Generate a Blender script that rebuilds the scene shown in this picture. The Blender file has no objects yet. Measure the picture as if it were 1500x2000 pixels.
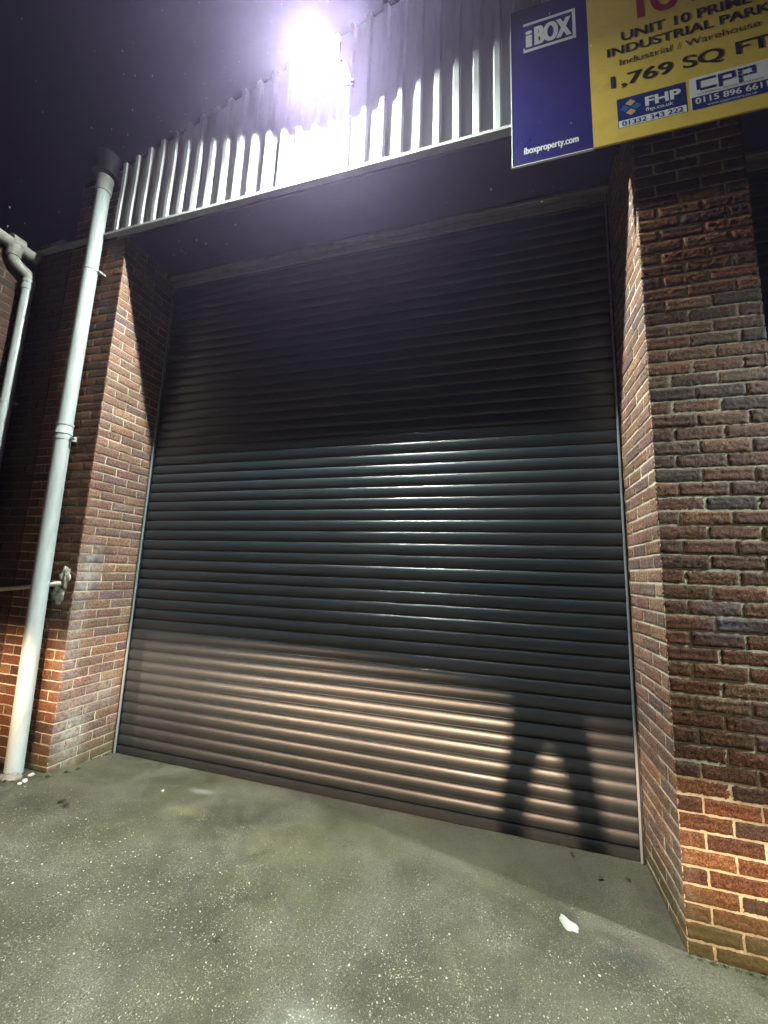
import bpy, math, random
import numpy as np
from mathutils import Matrix, Vector
R_ = random.Random(7)
rng = np.random.default_rng(11)
sc = bpy.context.scene
col = sc.collection
W, H, D, P = 3.997, 4.521, 0.567, 0.5525
Z0, CH = 0.0242, 0.075          # first bed joint and course height
PITCH = 0.0885                  # shutter slats

# ------------------------------------------------------------------ materials
def mat(name):
    m = bpy.data.materials.new(name); m.use_nodes = True
    nt = m.node_tree; b = nt.nodes['Principled BSDF']
    return m, nt, b
def N(nt, t, **k):
    n = nt.nodes.new(t)
    for a, v in k.items():
        if a in n.inputs.keys(): n.inputs[a].default_value = v
        else: setattr(n, a, v)
    return n
def L(nt, a, ao, b, bi): nt.links.new(a.outputs[ao], b.inputs[bi])
def setc(b, c, rough=.6, metal=0, spec=.5):
    b.inputs['Base Color'].default_value = (*c, 1); b.inputs['Roughness'].default_value = rough
    b.inputs['Metallic'].default_value = metal; b.inputs['Specular IOR Level'].default_value = spec
def noise(nt, scale, detail=4, rough=.6, vec=None, vo='Position', mapscale=None):
    n = N(nt, 'ShaderNodeTexNoise'); n.inputs['Scale'].default_value = scale
    n.inputs['Detail'].default_value = detail; n.inputs['Roughness'].default_value = rough
    g = N(nt, 'ShaderNodeNewGeometry')
    if mapscale:
        m = N(nt, 'ShaderNodeMapping'); m.inputs['Scale'].default_value = mapscale
        L(nt, g, 'Position', m, 'Vector'); L(nt, m, 'Vector', n, 'Vector')
    else: L(nt, g, 'Position', n, 'Vector')
    return n
def ramp(nt, src, so, stops):
    r = N(nt, 'ShaderNodeValToRGB'); e = r.color_ramp.elements
    while len(e) < len(stops): e.new(.5)
    for i, (p, c) in enumerate(stops):
        e[i].position = p; e[i].color = (c, c, c, 1) if not hasattr(c, '__len__') else (*c, 1)
    L(nt, src, so, r, 'Fac'); return r
def mix(nt, fac, a, b, mode='MIX'):
    m = N(nt, 'ShaderNodeMix'); m.data_type = 'RGBA'; m.blend_type = mode
    for s, v in (('Factor', fac), ('A', a), ('B', b)):
        i = [x for x in m.inputs if x.name == s and x.enabled][0]
        if isinstance(v, tuple) and len(v) == 2 and hasattr(v[0], 'outputs'): nt.links.new(v[0].outputs[v[1]], i)
        elif isinstance(v, (int, float)): i.default_value = v
        else: i.default_value = (*v, 1)
    o = [x for x in m.outputs if x.enabled][0]
    return m, o
def mixo(nt, fac, a, b, mode='MIX'):
    """like mix, returns a (node, socketname) usable again"""
    m, o = mix(nt, fac, a, b, mode)
    class _P: pass
    p = _P(); p.outputs = {'o': o}
    return (p, 'o')
def tosock(nt, src, sock): nt.links.new(src[0].outputs[src[1]], sock)
def math_(nt, op, a, b=None, clamp=False):
    n = N(nt, 'ShaderNodeMath'); n.operation = op; n.use_clamp = clamp
    for i, v in enumerate((a, b)):
        if v is None: continue
        if isinstance(v, tuple): nt.links.new(v[0].outputs[v[1]], n.inputs[i])
        else: n.inputs[i].default_value = v
    return (n, 'Value')
def bump(nt, b, src, strength, dist, prev=None):
    n = N(nt, 'ShaderNodeBump'); n.inputs['Strength'].default_value = strength; n.inputs['Distance'].default_value = dist
    nt.links.new(src[0].outputs[src[1]], n.inputs['Height'])
    if prev: nt.links.new(prev.outputs['Normal'], n.inputs['Normal'])
    nt.links.new(n.outputs['Normal'], b.inputs['Normal']); return n
def blob(nt, centre, radii, soft=.5):
    """soft mask round a world position (a stain on the thing itself)"""
    g = N(nt, 'ShaderNodeNewGeometry')
    s = N(nt, 'ShaderNodeVectorMath'); s.operation = 'SUBTRACT'; s.inputs[1].default_value = centre
    L(nt, g, 'Position', s, 0)
    d = N(nt, 'ShaderNodeVectorMath'); d.operation = 'DIVIDE'; d.inputs[1].default_value = radii
    L(nt, s, 'Vector', d, 0)
    l = N(nt, 'ShaderNodeVectorMath'); l.operation = 'LENGTH'; L(nt, d, 'Vector', l, 0)
    m = N(nt, 'ShaderNodeMapRange'); m.inputs['From Min'].default_value = 1; m.inputs['From Max'].default_value = 1 - soft
    L(nt, l, 'Value', m, 'Value'); return (m, 'Result')

def brick_mat(name, stains):
    m, nt, b = mat(name); setc(b, (.1, .05, .035), .7, 0, .2)
    at = N(nt, 'ShaderNodeAttribute'); at.attribute_name = 'bcol'
    fine = noise(nt, 150, 5, .75); mid = noise(nt, 62, 4, .7); big = noise(nt, 3, 3)
    sp = ramp(nt, fine, 'Fac', [(.40, .12), (.5, .7), (.62, 1.7)])
    sm = ramp(nt, mid, 'Fac', [(.36, .3), (.52, 1.0), (.7, 1.5)])
    c = mixo(nt, .85, (at, 'Color'), (sp, 'Color'), 'MULTIPLY')
    c = mixo(nt, .75, c, (sm, 'Color'), 'MULTIPLY')
    bg = ramp(nt, big, 'Fac', [(.35, .75), (.65, 1.2)])
    c = mixo(nt, .6, c, (bg, 'Color'), 'MULTIPLY')
    # moss and soil near the ground
    g = N(nt, 'ShaderNodeNewGeometry'); sx = N(nt, 'ShaderNodeSeparateXYZ'); L(nt, g, 'Position', sx, 'Vector')
    nz = noise(nt, 9, 4)
    zz = math_(nt, 'ADD', (sx, 'Z'), math_(nt, 'MULTIPLY', math_(nt, 'SUBTRACT', (nz, 'Fac'), .5), .35))
    mr = N(nt, 'ShaderNodeMapRange'); mr.inputs['From Min'].default_value = .26; mr.inputs['From Max'].default_value = .06
    tosock(nt, zz, mr.inputs['Value'])
    c = mixo(nt, math_(nt, 'MULTIPLY', (mr, 'Result'), .75), c, (.075, .072, .028))
    ef = noise(nt, 26, 5, .7)
    for cen, rad, colr, amt in stains:
        k = math_(nt, 'MULTIPLY', blob(nt, cen, rad, .8), amt)
        rr = ramp(nt, ef, 'Fac', [(.36, 0), (.6, 1)])
        c = mixo(nt, math_(nt, 'MULTIPLY', k, (rr, 'Color')), c, colr)
    tosock(nt, c, b.inputs['Base Color'])
    rg = ramp(nt, mid, 'Fac', [(.3, .42), (.7, .75)]); L(nt, rg, 'Color', b, 'Roughness')
    n1 = bump(nt, b, (mid, 'Fac'), .6, .006)
    bump(nt, b, (fine, 'Fac'), .55, .003, n1)
    return m
M = {}
M['brick_left'] = brick_mat('brick_left', [
    ((0, -.42, .30), (.2, .16, .34), (.36, .35, .31), .9), ((0, -.2, .55), (.2, .2, .2), (.33, .32, .29), .6),
    ((0, -.5, 1.0), (.2, .1, .8), (.3, .29, .27), .55), ((0, -.46, 1.55), (.2, .13, .3), (.34, .34, .34), .75),
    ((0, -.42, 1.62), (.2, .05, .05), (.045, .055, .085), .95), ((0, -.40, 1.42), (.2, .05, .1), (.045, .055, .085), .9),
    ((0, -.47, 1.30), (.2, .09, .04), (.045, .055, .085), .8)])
M['brick_right'] = brick_mat('brick_right', [
    ((4.25, -.567, 1.45), (.16, .2, .14), (.13, .14, .16), .7), ((4.45, -.567, .95), (.2, .2, .2), (.13, .12, .13), .5),
    ((3.997, -.5, .25), (.1, .12, .3), (.22, .2, .17), .5)])
def mortar_mat(name='mortar', c0=(.30, .27, .19), c1=(.62, .56, .43)):
    m, nt, b = mat(name); n = noise(nt, 120, 5, .7); n2 = noise(nt, 6, 3)
    r = ramp(nt, n, 'Fac', [(.3, c0), (.7, c1)])
    r2 = ramp(nt, n2, 'Fac', [(.35, .6), (.65, 1.15)])
    c = mixo(nt, .8, (r, 'Color'), (r2, 'Color'), 'MULTIPLY')
    tosock(nt, c, b.inputs['Base Color']); b.inputs['Roughness'].default_value = .9
    bump(nt, b, (n, 'Fac'), .6, .004); return m
M['mortar'] = mortar_mat(); M['mortar_pale'] = mortar_mat('mortar_pale', (.38, .34, .24), (.68, .62, .46)); M['mortar_shaded'] = mortar_mat('mortar_shaded', (.07, .055, .032), (.19, .15, .09))  # darkest mortar carries the shade of the link and side walls
def paint(name, c, rough=.4, metal=0, spec=.5, dirt=.25, dcol=(.06, .055, .045), scale=14, bs=.05, streak=None):
    m, nt, b = mat(name); setc(b, c, rough, metal, spec)
    n = noise(nt, scale, 5, .65, mapscale=streak)
    r = ramp(nt, n, 'Fac', [(.48, 0), (.75, 1)])
    k = math_(nt, 'MULTIPLY', (r, 'Color'), dirt)
    tosock(nt, mixo(nt, k, c, dcol), b.inputs['Base Color'])
    rr = ramp(nt, n, 'Fac', [(.3, max(rough - .08, .03)), (.7, min(rough + .15, 1))]); L(nt, rr, 'Color', b, 'Roughness')
    n2 = noise(nt, scale * 9, 3); bump(nt, b, (n2, 'Fac'), bs, .002)
    return m
M['clad'] = paint('clad_paint', (.50, .51, .51), .38, 0, .5, .45, (.2, .19, .17), 5, .05, (1, 1, .18))
M['flash'] = paint('flashing_paint', (.42, .43, .43), .45, 0, .5, .5, (.12, .12, .1), 9)
M['soffit'] = paint('soffit_board', (.045, .045, .11), .6, 0, .4, .3, (.03, .03, .035), 4)  # bluish because the lamp's flare veil is put into the board colour
M['pvc'] = paint('white_pvc', (.36, .40, .40), .3, 0, .5, .5, (.2, .2, .15), 12, .04, (1, 1, .3))
M['pvc_old'] = paint('weathered_pvc', (.28, .28, .25), .5, 0, .4, .8, (.10, .11, .05), 18)
M['hopper'] = paint('dark_pvc', (.010, .009, .011), .5, 0, .4, .4)
M['rail'] = paint('guide_rail_paint', (.30, .34, .37), .32, .3, .5, .3, (.08, .08, .08), 10)
M['rail_dark'] = paint('guide_rail_dark', (.03, .034, .04), .4, .2)
M['coping'] = paint('coping_stone', (.24, .22, .19), .85, 0, .3, .7, (.06, .06, .04), 14, .6)
M['render_lump'] = paint('mortar_lump', (.34, .33, .28), .9, 0, .3, .6, (.12, .12, .09), 40, .9)
M['housing'] = paint('lamp_housing', (.08, .08, .085), .45, .2)
M['cream_pvc'] = paint('cream_plastic', (.66, .60, .45), .4, 0, .5, .4, (.2, .16, .1), 20)
M['roof'] = paint('roof_sheet', (.12, .12, .12), .6)
M['cloth'] = paint('dark_trousers', (.02, .022, .03), .9, 0, .2)
M['coat'] = paint('dark_coat', (.03, .03, .035), .85, 0, .2)
M['skin'] = paint('skin', (.5, .3, .22), .5)
M['hair'] = paint('hair', (.03, .02, .015), .6)
M['shoe'] = paint('shoe_leather', (.02, .018, .016), .5)
M['navy'] = paint('sign_navy', (.018, .016, .14), .35, 0, .5, .1, (.03, .03, .05), 6)
M['yellow'] = paint('sign_yellow', (.76, .54, .10), .35, 0, .5, .3, (.30, .2, .04), 9)
M['signwhite'] = paint('sign_white', (.80, .81, .84), .35, 0, .5, .15, (.4, .4, .4), 9)
M['signblack'] = paint('sign_black', (.02, .018, .02), .4)
M['signred'] = paint('sign_red', (.35, .02, .03), .4)
M['signblue'] = paint('sign_blue', (.015, .03, .17), .35)
M['signlight'] = paint('sign_light_blue', (.05, .13, .42), .35)
M['signtan'] = paint('sign_tan', (.55, .38, .20), .35)
M['leaf'] = paint('wet_leaf', (.035, .022, .012), .5, 0, .5, .4)
M['moss'] = paint('moss', (.045, .06, .015), .9, 0, .3, .5, (.02, .025, .01), 40, 1)
M['stone'] = paint('stone_chip', (.55, .53, .46), .7, 0, .4, .3, (.3, .27, .2), 60, .3)
M['gum'] = paint('white_splat', (.42, .43, .38), .6, 0, .4, .3, (.4, .42, .34), 50, .3)
def shutter_mat():
    m, nt, b = mat('shutter_paint'); setc(b, (.035, .04, .047), .34, .15, .75)
    st = noise(nt, 1, 5, .7, mapscale=(1.1, 1, 260)); sp = noise(nt, 480, 2, .5); big = noise(nt, 1.7, 4)
    lo = noise(nt, 5, 5, .7, mapscale=(1.2, 1, 3))
    r = ramp(nt, big, 'Fac', [(.3, (.016, .026, .036)), (.7, (.026, .032, .038))])
    # road dirt on the lowest slats
    g = N(nt, 'ShaderNodeNewGeometry'); sx = N(nt, 'ShaderNodeSeparateXYZ'); L(nt, g, 'Position', sx, 'Vector')
    mr = N(nt, 'ShaderNodeMapRange'); mr.inputs['From Min'].default_value = 1.2; mr.inputs['From Max'].default_value = .0
    L(nt, sx, 'Z', mr, 'Value')
    dr = ramp(nt, lo, 'Fac', [(.35, .15), (.7, .9)])
    k = math_(nt, 'MULTIPLY', (mr, 'Result'), (dr, 'Color'))
    c = mixo(nt, math_(nt, 'MULTIPLY', k, .45), (r, 'Color'), (.062, .054, .048))
    sc1 = noise(nt, 1, 6, .75, mapscale=(4, 1, 26)); scr = ramp(nt, sc1, 'Fac', [(.60, 0), (.70, 1)])
    mr2 = N(nt, 'ShaderNodeMapRange'); mr2.inputs['From Min'].default_value = .55; mr2.inputs['From Max'].default_value = .05; L(nt, sx, 'Z', mr2, 'Value')
    c = mixo(nt, math_(nt, 'MULTIPLY', math_(nt, 'MULTIPLY', (scr, 'Color'), (mr2, 'Result')), .5), c, (.17, .13, .10))
    tosock(nt, c, b.inputs['Base Color'])
    rg = ramp(nt, st, 'Fac', [(.3, .22), (.7, .44)])
    r2 = math_(nt, 'ADD', (rg, 'Color'), math_(nt, 'MULTIPLY', k, .04)); tosock(nt, r2, b.inputs['Roughness'])
    n1 = bump(nt, b, (st, 'Fac'), .35, .0012); bump(nt, b, (sp, 'Fac'), .22, .0008, n1)
    return m
M['shutter'] = shutter_mat()
def ground_mat():
    m, nt, b = mat('concrete_apron'); setc(b, (.1, .1, .08), .6, 0, .4)
    n1 = noise(nt, 2.2, 5, .6); n2 = noise(nt, 14, 5, .7); n3 = noise(nt, 190, 3, .6)
    c1 = ramp(nt, n1, 'Fac', [(.32, (.040, .035, .024)), (.5, (.074, .066, .046)), (.68, (.112, .103, .077))])
    c2 = ramp(nt, n2, 'Fac', [(.3, .72), (.7, 1.28)]); c3 = ramp(nt, n3, 'Fac', [(.36, .25), (.64, 1.75)])
    c = mixo(nt, .8, (c1, 'Color'), (c2, 'Color'), 'MULTIPLY'); c = mixo(nt, .8, c, (c3, 'Color'), 'MULTIPLY')
    n6 = noise(nt, 1.3, 4, .6); mo = ramp(nt, n6, 'Fac', [(.45, 0), (.65, .3)]); c = mixo(nt, (mo, 'Color'), c, (.082, .080, .030))
    n5 = noise(nt, 7, 4, .65); patch = ramp(nt, n5, 'Fac', [(.38, .3), (.6, 1)])
    # exposed aggregate: voronoi cells, some of them pale stones; worn clean near the door
    for sc_, rad, thr, seed, colr in ((78, .30, .80, 0., (.40, .38, .30)), (135, .36, .58, 5., (.27, .26, .20)), (46, .17, .92, 9., (.5, .48, .42)), (90, .36, .70, 14., (.03, .03, .022))):
        g = N(nt, 'ShaderNodeNewGeometry'); mp = N(nt, 'ShaderNodeMapping'); mp.inputs['Location'].default_value = (seed, seed, 0)
        L(nt, g, 'Position', mp, 'Vector')
        wb = noise(nt, 150, 2); wv = N(nt, 'ShaderNodeVectorMath'); wv.operation = 'MULTIPLY_ADD'
        wv.inputs[1].default_value = (.012, .012, .012); L(nt, wb, 'Color', wv, 0); L(nt, mp, 'Vector', wv, 2)
        v = N(nt, 'ShaderNodeTexVoronoi'); v.inputs['Scale'].default_value = sc_; v.voronoi_dimensions = '2D'; L(nt, wv, 'Vector', v, 'Vector')
        s = N(nt, 'ShaderNodeSeparateColor'); L(nt, v, 'Color', s, 'Color')
        pick = math_(nt, 'GREATER_THAN', (s, 'Red'), thr)
        dm = math_(nt, 'LESS_THAN', (v, 'Distance'), math_(nt, 'MULTIPLY', (s, 'Green'), rad))
        sy = N(nt, 'ShaderNodeSeparateXYZ'); L(nt, g, 'Position', sy, 'Vector')
        wear = N(nt, 'ShaderNodeMapRange'); wear.inputs['From Min'].default_value = -.35; wear.inputs['From Max'].default_value = -1.0
        wear.inputs['To Min'].default_value = .12
        tosock(nt, math_(nt, 'ADD', (sy, 'Y'), math_(nt, 'MULTIPLY', math_(nt, 'SUBTRACT', (n1, 'Fac'), .5), 1.2)), wear.inputs['Value'])
        k = math_(nt, 'MULTIPLY', math_(nt, 'MULTIPLY', math_(nt, 'MULTIPLY', pick, dm), (wear, 'Result')), (patch, 'Color'))
        c = mixo(nt, k, c, colr)
    for cen, rad, colr, amt in (((2.0, -.62, 0), (.42, .2, 1), (.15, .135, .06), .4), ((1.25, -.55, 0), (.16, .1, 1), (.22, .19, .07), .5),
                                ((1.15, -.30, 0), (.13, .05, 1), (.35, .37, .34), .6), ((2.6, -1.45, 0), (.30, .16, 1), (.32, .33, .30), .55),
                                ((3.75, -.70, 0), (.16, .06, 1), (.03, .035, .035), .8), ((3.4, -.95, 0), (.5, .2, 1), (.08, .085, .05), .5),
                                ((1.85, -.22, 0), (.18, .07, 1), (.045, .045, .04), .55), ((.35, -.85, 0), (.3, .12, 1), (.03, .027, .022), .6),
                                ((3.95, -.35, 0), (.14, .35, 1), (.035, .033, .03), .7), ((.1, -.9, 0), (.5, .18, 1), (.028, .026, .02), .55),
                                ((-.4, -.75, 0), (.6, .3, 1), (.026, .024, .016), .9), ((3.2, -.2, 0), (.9, .22, 1), (.07, .065, .055), .6),
                                ((2.3, -.85, 0), (.35, .5, 1), (.07, .08, .035), .55), ((4.3, -.60, 0), (.5, .06, 1), (.035, .04, .015), .7)):
        rr = ramp(nt, n2, 'Fac', [(.3, .15), (.62, 1)])
        k = math_(nt, 'MULTIPLY', math_(nt, 'MULTIPLY', blob(nt, cen, rad, .9), amt), (rr, 'Color'))
        c = mixo(nt, k, c, colr)
    tosock(nt, c, b.inputs['Base Color'])
    rg = ramp(nt, n2, 'Fac', [(.35, .42), (.65, .7)]); L(nt, rg, 'Color', b, 'Roughness')
    a = bump(nt, b, (n3, 'Fac'), .8, .004); bump(nt, b, (n2, 'Fac'), .4, .01, a)
    return m
M['ground'] = ground_mat()
def emis(name, c, s):
    m, nt, b = mat(name); setc(b, (.8, .8, .8), .3); b.inputs['Emission Color'].default_value = (*c, 1); b.inputs['Emission Strength'].default_value = s
    return m
M['lens'] = emis('lamp_lens', (.82, 1.0, .97), 14)
M['led'] = emis('led_chip', (.92, 1.0, .93), 104000)
m, nt, b = mat('rain_water'); setc(b, (.75, .8, .9), .15); b.inputs['Transmission Weight'].default_value = .5; M['rain'] = m

# ------------------------------------------------------------------ helpers
def link(name, verts, faces, mats, parent=None, smooth=False, mi=None, loc=None):
    me = bpy.data.meshes.new(name); me.from_pydata([tuple(map(float, v)) for v in verts], [], [tuple(map(int, f)) for f in faces]); 
    for m_ in (mats if isinstance(mats, (list, tuple)) else [mats]): me.materials.append(M[m_] if isinstance(m_, str) else m_)
    if mi is not None: me.polygons.foreach_set('material_index', mi)
    if smooth: me.polygons.foreach_set('use_smooth', [True] * len(me.polygons))
    me.update()
    o = bpy.data.objects.new(name, me); col.objects.link(o)
    if parent: o.parent = parent
    if loc: o.location = loc
    return o
def thing(name, label, cat, loc=(0, 0, 0), group=None):
    o = bpy.data.objects.new(name, None); o.empty_display_size = .1; col.objects.link(o); o.location = loc
    o['label'] = label; o['category'] = cat
    if group: o['group'] = group
    bpy.context.view_layer.update()
    return o
def adopt(o, parent, label=None):
    o.parent = parent; o.matrix_parent_inverse = Matrix.Translation(-Vector(parent_world(parent)))
    if label: o['label'] = label
    return o
def parent_world(p):
    v = Vector(p.location)
    while p.parent: 
        p = p.parent; v = v + Vector(p.location)
    return v
def tag(o, label, cat, group=None):
    o['label'] = label; o['category'] = cat
    if group: o['group'] = group
    return o
class MB:
    def __init__(s): s.v = []; s.f = []; s.m = []
    def add(s, v, f, m=0):
        n = len(s.v); s.v += [tuple(x) for x in v]; s.f += [tuple(i + n for i in q) for q in f]; s.m += [m] * len(f)
    def box(s, a, b, m=0, bev=0):
        x0, y0, z0 = a; x1, y1, z1 = b
        if not bev:
            v = [(x, y, z) for z in (z0, z1) for y in (y0, y1) for x in (x0, x1)]
            s.add(v, [(0, 2, 3, 1), (4, 5, 7, 6), (0, 1, 5, 4), (2, 6, 7, 3), (0, 4, 6, 2), (1, 3, 7, 5)], m); return
        import bmesh
        bm = bmesh.new(); bmesh.ops.create_cube(bm, size=1)
        for v in bm.verts: v.co = Vector(((x0 + x1) / 2 + v.co.x * (x1 - x0), (y0 + y1) / 2 + v.co.y * (y1 - y0), (z0 + z1) / 2 + v.co.z * (z1 - z0)))
        bmesh.ops.bevel(bm, geom=bm.edges[:], offset=bev, segments=2, affect='EDGES')
        bm.verts.index_update(); s.add([v.co[:] for v in bm.verts], [[v.index for v in f.verts] for f in bm.faces], m); bm.free()
    def tube(s, pts, r, seg=20, m=0, caps=True, arc=None):
        pts = [Vector(p) for p in pts]; rs = r if hasattr(r, '__len__') else [r] * len(pts)
        n0 = len(s.v); up = None; rings = []
        for i, p in enumerate(pts):
            t = (pts[min(i + 1, len(pts) - 1)] - pts[max(i - 1, 0)]).normalized()
            if up is None: up = Vector((0, 1, 0)) if abs(t.y) < .9 else Vector((0, 0, 1))
            a = (up - t * up.dot(t)).normalized(); bq = t.cross(a); up = a
            rings.append([p + (a * math.cos(k * 2 * math.pi / seg) + bq * math.sin(k * 2 * math.pi / seg)) * rs[i] for k in range(seg)])
        v = [q for r_ in rings for q in r_]; f = []
        for i in range(len(pts) - 1):
            for k in range(seg):
                k2 = (k + 1) % seg; f.append((i * seg + k, i * seg + k2, (i + 1) * seg + k2, (i + 1) * seg + k))
        if caps: f.append(tuple(range(seg))[::-1]); f.append(tuple((len(pts) - 1) * seg + k for k in range(seg)))
        s.add(v, f, m)
    def lathe(s, c, prof, seg=28, m=0):
        s.tube([(c[0], c[1], c[2] + z) for r, z in prof], [r for r, z in prof], seg, m)
    def out(s, name, mats, parent=None, smooth=False, label=None):
        o = link(name, s.v, s.f, mats, None, False, s.m)
        if smooth:
            me = o.data; me.polygons.foreach_set('use_smooth', [True] * len(me.polygons))
            try: me.set_sharp_from_angle(angle=math.radians(38))
            except Exception: pass
        if parent: adopt(o, parent, label)
        return o

# ------------------------------------------------------------------ brickwork
BR = [((.125, .050, .025), 6), ((.150, .060, .028), 5), ((.170, .074, .034), 2.5), ((.095, .042, .025), 5), ((.066, .036, .026), 1.5), ((.18, .098, .048), 1.0), ((.125, .070, .040), 1.0)]
BD_SHADE = [((.055, .024, .015), 5), ((.070, .030, .018), 4), ((.042, .022, .017), 3)]  # shade on the link and side walls, put into their brick colours
BL = [((.25, .142, .104), 6), ((.225, .135, .108), 4), ((.27, .150, .098), 3), ((.19, .125, .108), 3), ((.30, .18, .115), 1)]
def bcolor(r, pal=None):
    pal = pal or BR
    t = r.random() * sum(w for _, w in pal)
    for c, w in pal:
        t -= w
        if t <= 0: break
    k = r.uniform(.84, 1.18); return tuple(x * k * r.uniform(.94, 1.06) for x in c)
class Bricks:
    def __init__(s): s.v = []; s.f = []; s.m = []; s.c = []; s.n = 0
    def face(s, O, U, Nn, u0, u1, z0, z1, colr, nu, nz, amp, arris0=None, arris1=None, back=.016, seed=0):
        """one brick face as a fine grid: rounded irregular edges and rustic relief. arris = shared chamfer on a corner"""
        r = np.random.default_rng(seed)
        us = np.linspace(0, 1, nu); zs = np.linspace(0, 1, nz)
        Ug, Zg = np.meshgrid(us, zs)
        u = u0 + (u1 - u0) * Ug; z = z0 + (z1 - z0) * Zg
        n = r.normal(0, amp, u.shape)
        n += .6 * amp * np.sin(Zg * 60 + r.uniform(0, 6))      # dragged rustic texture
        ed = np.minimum(np.minimum(Zg, 1 - Zg) * (z1 - z0), np.minimum(Ug if arris0 is None else Ug + 9, (1 - Ug) if arris1 is None else 9) * (u1 - u0))
        n -= .0035 * np.clip(1 - ed / .007, 0, 1)
        n += r.normal(0, .0012)
        jit = lambda k: np.convolve(r.normal(0, .0016, k + 4), np.ones(3) / 3, 'same')[2:-2]
        z[0] += jit(nu); z[-1] += jit(nu)
        if arris0 is None: u[:, 0] += jit(nz)
        else: u[:, 0] = u0 + arris0[:nz] * .5; n[:, 0] = -arris0[:nz] * .5
        if arris1 is None: u[:, -1] += jit(nz)
        else: u[:, -1] = u1 - arris1[:nz] * .5; n[:, -1] = -arris1[:nz] * .5
        def pt(uu, nn, zz): return (O[0] + U[0] * uu + Nn[0] * nn, O[1] + U[1] * uu + Nn[1] * nn, zz)
        V = [pt(u[j, i], n[j, i], z[j, i]) for j in range(nz) for i in range(nu)]
        F = [(j * nu + i, j * nu + i + 1, (j + 1) * nu + i + 1, (j + 1) * nu + i) for j in range(nz - 1) for i in range(nu - 1)]
        # skirt to the mortar
        per = [(0, i) for i in range(nu)] + [(j, nu - 1) for j in range(1, nz)] + [(nz - 1, i) for i in range(nu - 2, -1, -1)] + [(j, 0) for j in range(nz - 2, 0, -1)]
        b0 = len(V)
        for (j, i) in per: V.append(pt(u[j, i], -back, z[j, i]))
        k = len(per)
        for q in range(k):
            j, i = per[q]; j2, i2 = per[(q + 1) % k]
            if arris0 is not None and i == 0 and i2 == 0: continue
            if arris1 is not None and i == nu - 1 and i2 == nu - 1: continue
            F.append((j * nu + i, b0 + q, b0 + (q + 1) % k, j2 * nu + i2))
        s.v += V; s.f += [tuple(x + s.n for x in q) for q in F]; s.n += len(V); s.m += [0] * len(F); s.c += [colr] * len(F)
    def quad(s, a, b, c, d):
        s.v += [a, b, c, d]; s.f.append((s.n, s.n + 1, s.n + 2, s.n + 3)); s.n += 4; s.m.append(1); s.c.append((.3, .3, .2))
    def mesh(s, name, bm_, parent, label=None, mo='mortar'):
        o = link(name, s.v, s.f, [bm_, mo], None, False, s.m)
        me = o.data; ca = me.color_attributes.new('bcol', 'FLOAT_COLOR', 'CORNER')
        arr = np.ones((len(me.loops), 4), np.float32); cs = np.array(s.c, np.float32)
        cnt = np.array([len(f) for f in s.f]); arr[:, :3] = np.repeat(cs, cnt, axis=0)
        ca.data.foreach_set('color', arr.ravel())
        sm = [m_ == 0 for m_ in s.m]; me.polygons.foreach_set('use_smooth', sm)
        try: me.set_sharp_from_angle(angle=math.radians(50))
        except Exception: pass
        if parent: adopt(o, parent, label)
        return o
def run(B, O, U, Nn, segs, k, dens, amp, seed, ar0=None, ar1=None, cols=None, pal=None):
    z0 = Z0 + CH * k + .005; z1 = z0 + .065
    for i, (a, b) in enumerate(segs):
        if b - a < .012: continue
        r = random.Random(seed * 7919 + k * 131 + i)
        c = cols.get((k, i)) if cols else None
        if c is None: c = bcolor(r, pal)
        zz0 = max(z0, -.2)
        B.face(O, U, Nn, a, b, zz0, z1, c, max(3, int((b - a) / dens)), max(4, int(.065 / dens * 1.2)), amp,
               ar0 if i == 0 else None, ar1 if i == len(segs) - 1 else None, seed=seed * 100003 + (k + 9) * 311 + i)
def bond(length, header_first, gap=.01):
    """stretcher bond from u=0: list of (u0,u1)"""
    out = []; u = 0; first = True
    while u < length - .02:
        l = .1025 if (first and header_first) else .215
        out.append((u, min(u + l, length))); u += l + gap; first = False
    return out
def arris(k, seed, n=12):
    r = np.random.default_rng(seed * 17 + k + 40); return np.abs(r.normal(.008, .004, n)) + .002

RIGHT = thing('brick_pier', 'brown brick pier on the right of the roller door, below the letting board', 'brick pier', (W + P / 2, -D / 2, 0))
B = Bricks(); KT = 62
for k in range(-2, KT):
    if Z0 + CH * k > 5.0: break
    hf = (k % 2 == 1); a = arris(k, 1); nzf = 12
    hd = max(4, int(.065 / .0085 * 1.2))
    c = bcolor(random.Random(k * 77 + 5)); 
    cols = {(k, 0): c}
    run(B, (W, -D), (1, 0), (0, -1), [s_ for s_ in bond(P, hf)], k, .0085, .0011, 1, a[:hd], None, cols)
    run(B, (W, -D), (0, 1), (-1, 0), bond(D, not hf), k, .0085, .0008, 2, a[:hd], None, None, BL)
    run(B, (W + P, -D), (0, 1), (1, 0), bond(D, True), k, .02, .0008, 3)
zt = 4.60; i_ = .0048
B.quad((W + i_, -D + i_, -.2), (W + P - i_, -D + i_, -.2), (W + P - i_, -D + i_, zt + .35), (W + i_, -D + i_, zt + .35))
B.quad((W + i_, -D + i_, -.2), (W + i_, -D + i_, zt + .35), (W + i_, .02, zt + .35), (W + i_, .02, -.2))
B.quad((W + P - i_, -D + i_, -.2), (W + P - i_, .02, -.2), (W + P - i_, .02, zt + .35), (W + P - i_, -D + i_, zt + .35))
B.mesh('brickwork', 'brick_right', RIGHT, None, 'mortar_pale'); i_ = .0068

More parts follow.
